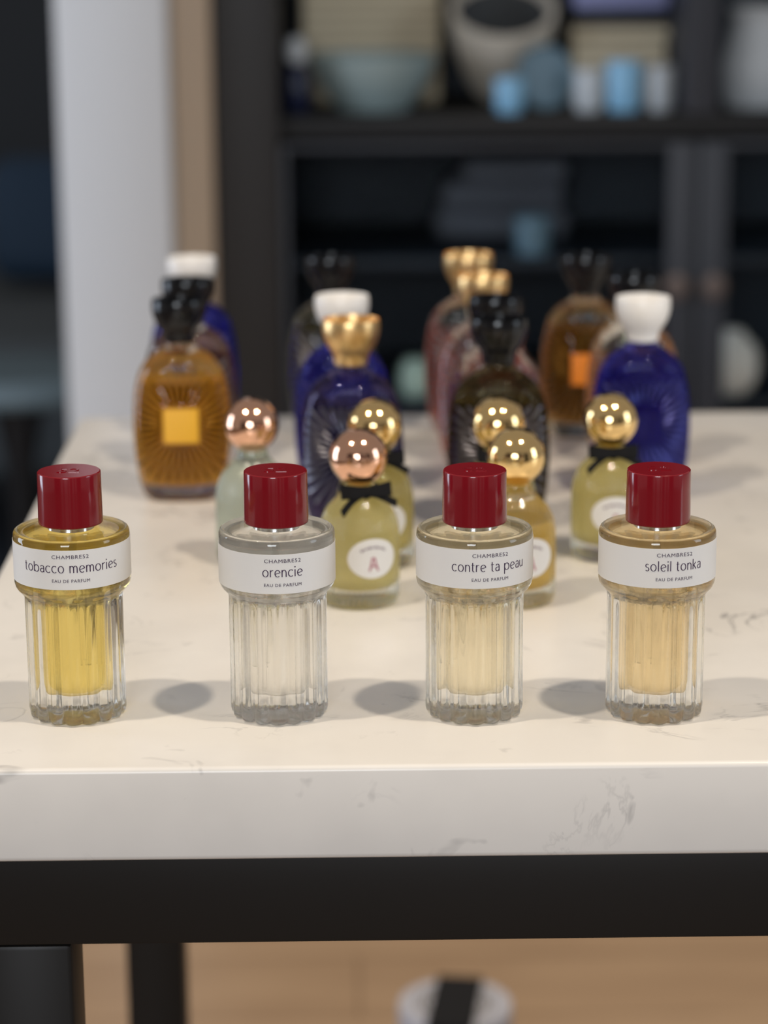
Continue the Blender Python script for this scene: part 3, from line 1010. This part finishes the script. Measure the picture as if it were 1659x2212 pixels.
link('lid', finish(box(-0.058, 0.058, -0.072, 0.072, 0.0782, 0.095, 0.004, 3)), M['wicker'], sb)
solo('dark_book', finish(box(-0.055, 0.055, -0.065, 0.065, 0, 0.020, 0.002)), M['cab_in'], (0.327, 2.09, SZ + 0.0954),
     'black book lying on the smaller wicker box', 'book')
solo('lavender_box', finish(box(-0.056, 0.056, -0.07, 0.07, 0, 0.05, 0.004)), M['lavender'], (0.327, 2.085, SZ + 0.1156),
     'lavender blue box on top of the black book', 'box')
fp = thing('white_pitcher', 'pale grey pitcher on the cabinet shelf, right of the dark post', 'pitcher', (0.487, 1.99, SZ))
link('body', bowl([(0.036, 0), (0.042, 0.01), (0.044, 0.05), (0.034, 0.085), (0.030, 0.105), (0.036, 0.118)], 0.004), M['white'], fp)
hb = strip([((0.040 + 0.024 * sin(pi * k / 12), 0, 0.035 + 0.065 * k / 12), (0, 1, 0), 0.006) for k in range(13)], 0.006, 0.003)
link('handle', finish(hb, True, 50), M['white'], fp)
solo('folded_throw', finish(merge(box(-0.085, 0.085, -0.07, 0.07, 0, 0.038, 0.015, 4), box(-0.078, 0.080, -0.066, 0.068, 0.036, 0.072, 0.015, 4),
     box(-0.05, 0.083, -0.066, 0.066, 0.070, 0.100, 0.013, 4))), M['grey'], (0.188, 2.15, 0.6602), 'folded grey throw behind the glazed cabinet door', 'throw')
solo('votive', cup(0.021, 0.045), M['steelblue'], (0.217, 1.955, 0.6602), 'small teal votive behind the cabinet glass, in front of the grey throw', 'votive')
solo('round_vase', bowl(smooth_profile([(0.016, 0), (0.028, 0.012), (0.034, 0.034), (0.030, 0.058), (0.017, 0.072), (0.015, 0.078)], 3), 0.003), M['stone'],
     (0.462, 1.96, 0.4852), 'round pale grey vase low behind the right cabinet door', 'vase')
solo('green_jar', bowl(smooth_profile([(0.013, 0), (0.018, 0.008), (0.019, 0.030), (0.014, 0.042), (0.0125, 0.046)], 3), 0.002), M['seafoam'],
     (0.076, 1.96, 0.4852), 'small seafoam green jar low behind the left cabinet door', 'jar')

# ------------------------------------------------------------------ seating in the dark corner on the left
ac = thing('armchair', 'low dark grey armchair in the dim corner, behind the small round stool', 'armchair', (-0.60, 3.05, 0.0081))
def apart(name, bm):
    return link(name, finish(bm, True, 50), M['chair'], ac)
apart('seat', box(-0.30, 0.30, -0.38, 0.36, 0.20, 0.42, 0.05, 4))
apart('backrest', box(-0.36, 0.36, 0.30, 0.48, 0.22, 0.60, 0.07, 4))
for s in (-1, 1):
    bm = box(-0.08, 0.08, -0.40, 0.40, 0.16, 0.53, 0.05, 4)
    for v in bm.verts:
        v.co.x += s * 0.38
    apart('armrest', bm)
    for yy in (-0.34, 0.36):
        lg = link('leg', cached('aleg', lambda: finish(lathe([(0, 0), (0.014, 0), (0.022, 0.20), (0, 0.20)], 20))), M['black_cap'], ac)
        lg.location = (s * 0.36, yy, 0)
solo('cushion', finish(box(-0.11, 0.11, -0.05, 0.05, -0.03, 0.185, 0.045, 5), True, 60), mat('blue_cushion', (0.006, 0.022, 0.045), 0.8),
     (-0.51, 3.19, 0.475), 'dim blue cushion on the dark grey armchair', 'cushion', None, (radians(-12), 0, 0))
st = thing('stool', 'small round grey topped stool in the dim corner, left of the white column', 'stool', (-0.47, 2.38, 0.0081))
link('seat', finish(lathe([(0, 0.40), (0.115, 0.40), (0.125, 0.41), (0.125, 0.425), (0.115, 0.437), (0, 0.440)], 48)), M['stool_top'], st)
link('pedestal', finish(lathe([(0, 0), (0.10, 0), (0.10, 0.012), (0.022, 0.03), (0.020, 0.3), (0.04, 0.40), (0, 0.40)], 40)), M['black_cap'], st)
floor_sheet = solo('floor_sheet', finish(box(-0.95, 0.95, -1.35, 1.35, 0, 0.008, 0.003)), mat('slate_sheet', (0.035, 0.042, 0.055), 0.95),  # thin dark sheet added to darken the wood floor on the left
           (-1.3, 3.6, 0), 'dark slate sheet added to darken the floor under the low armchair', 'floor_sheet')
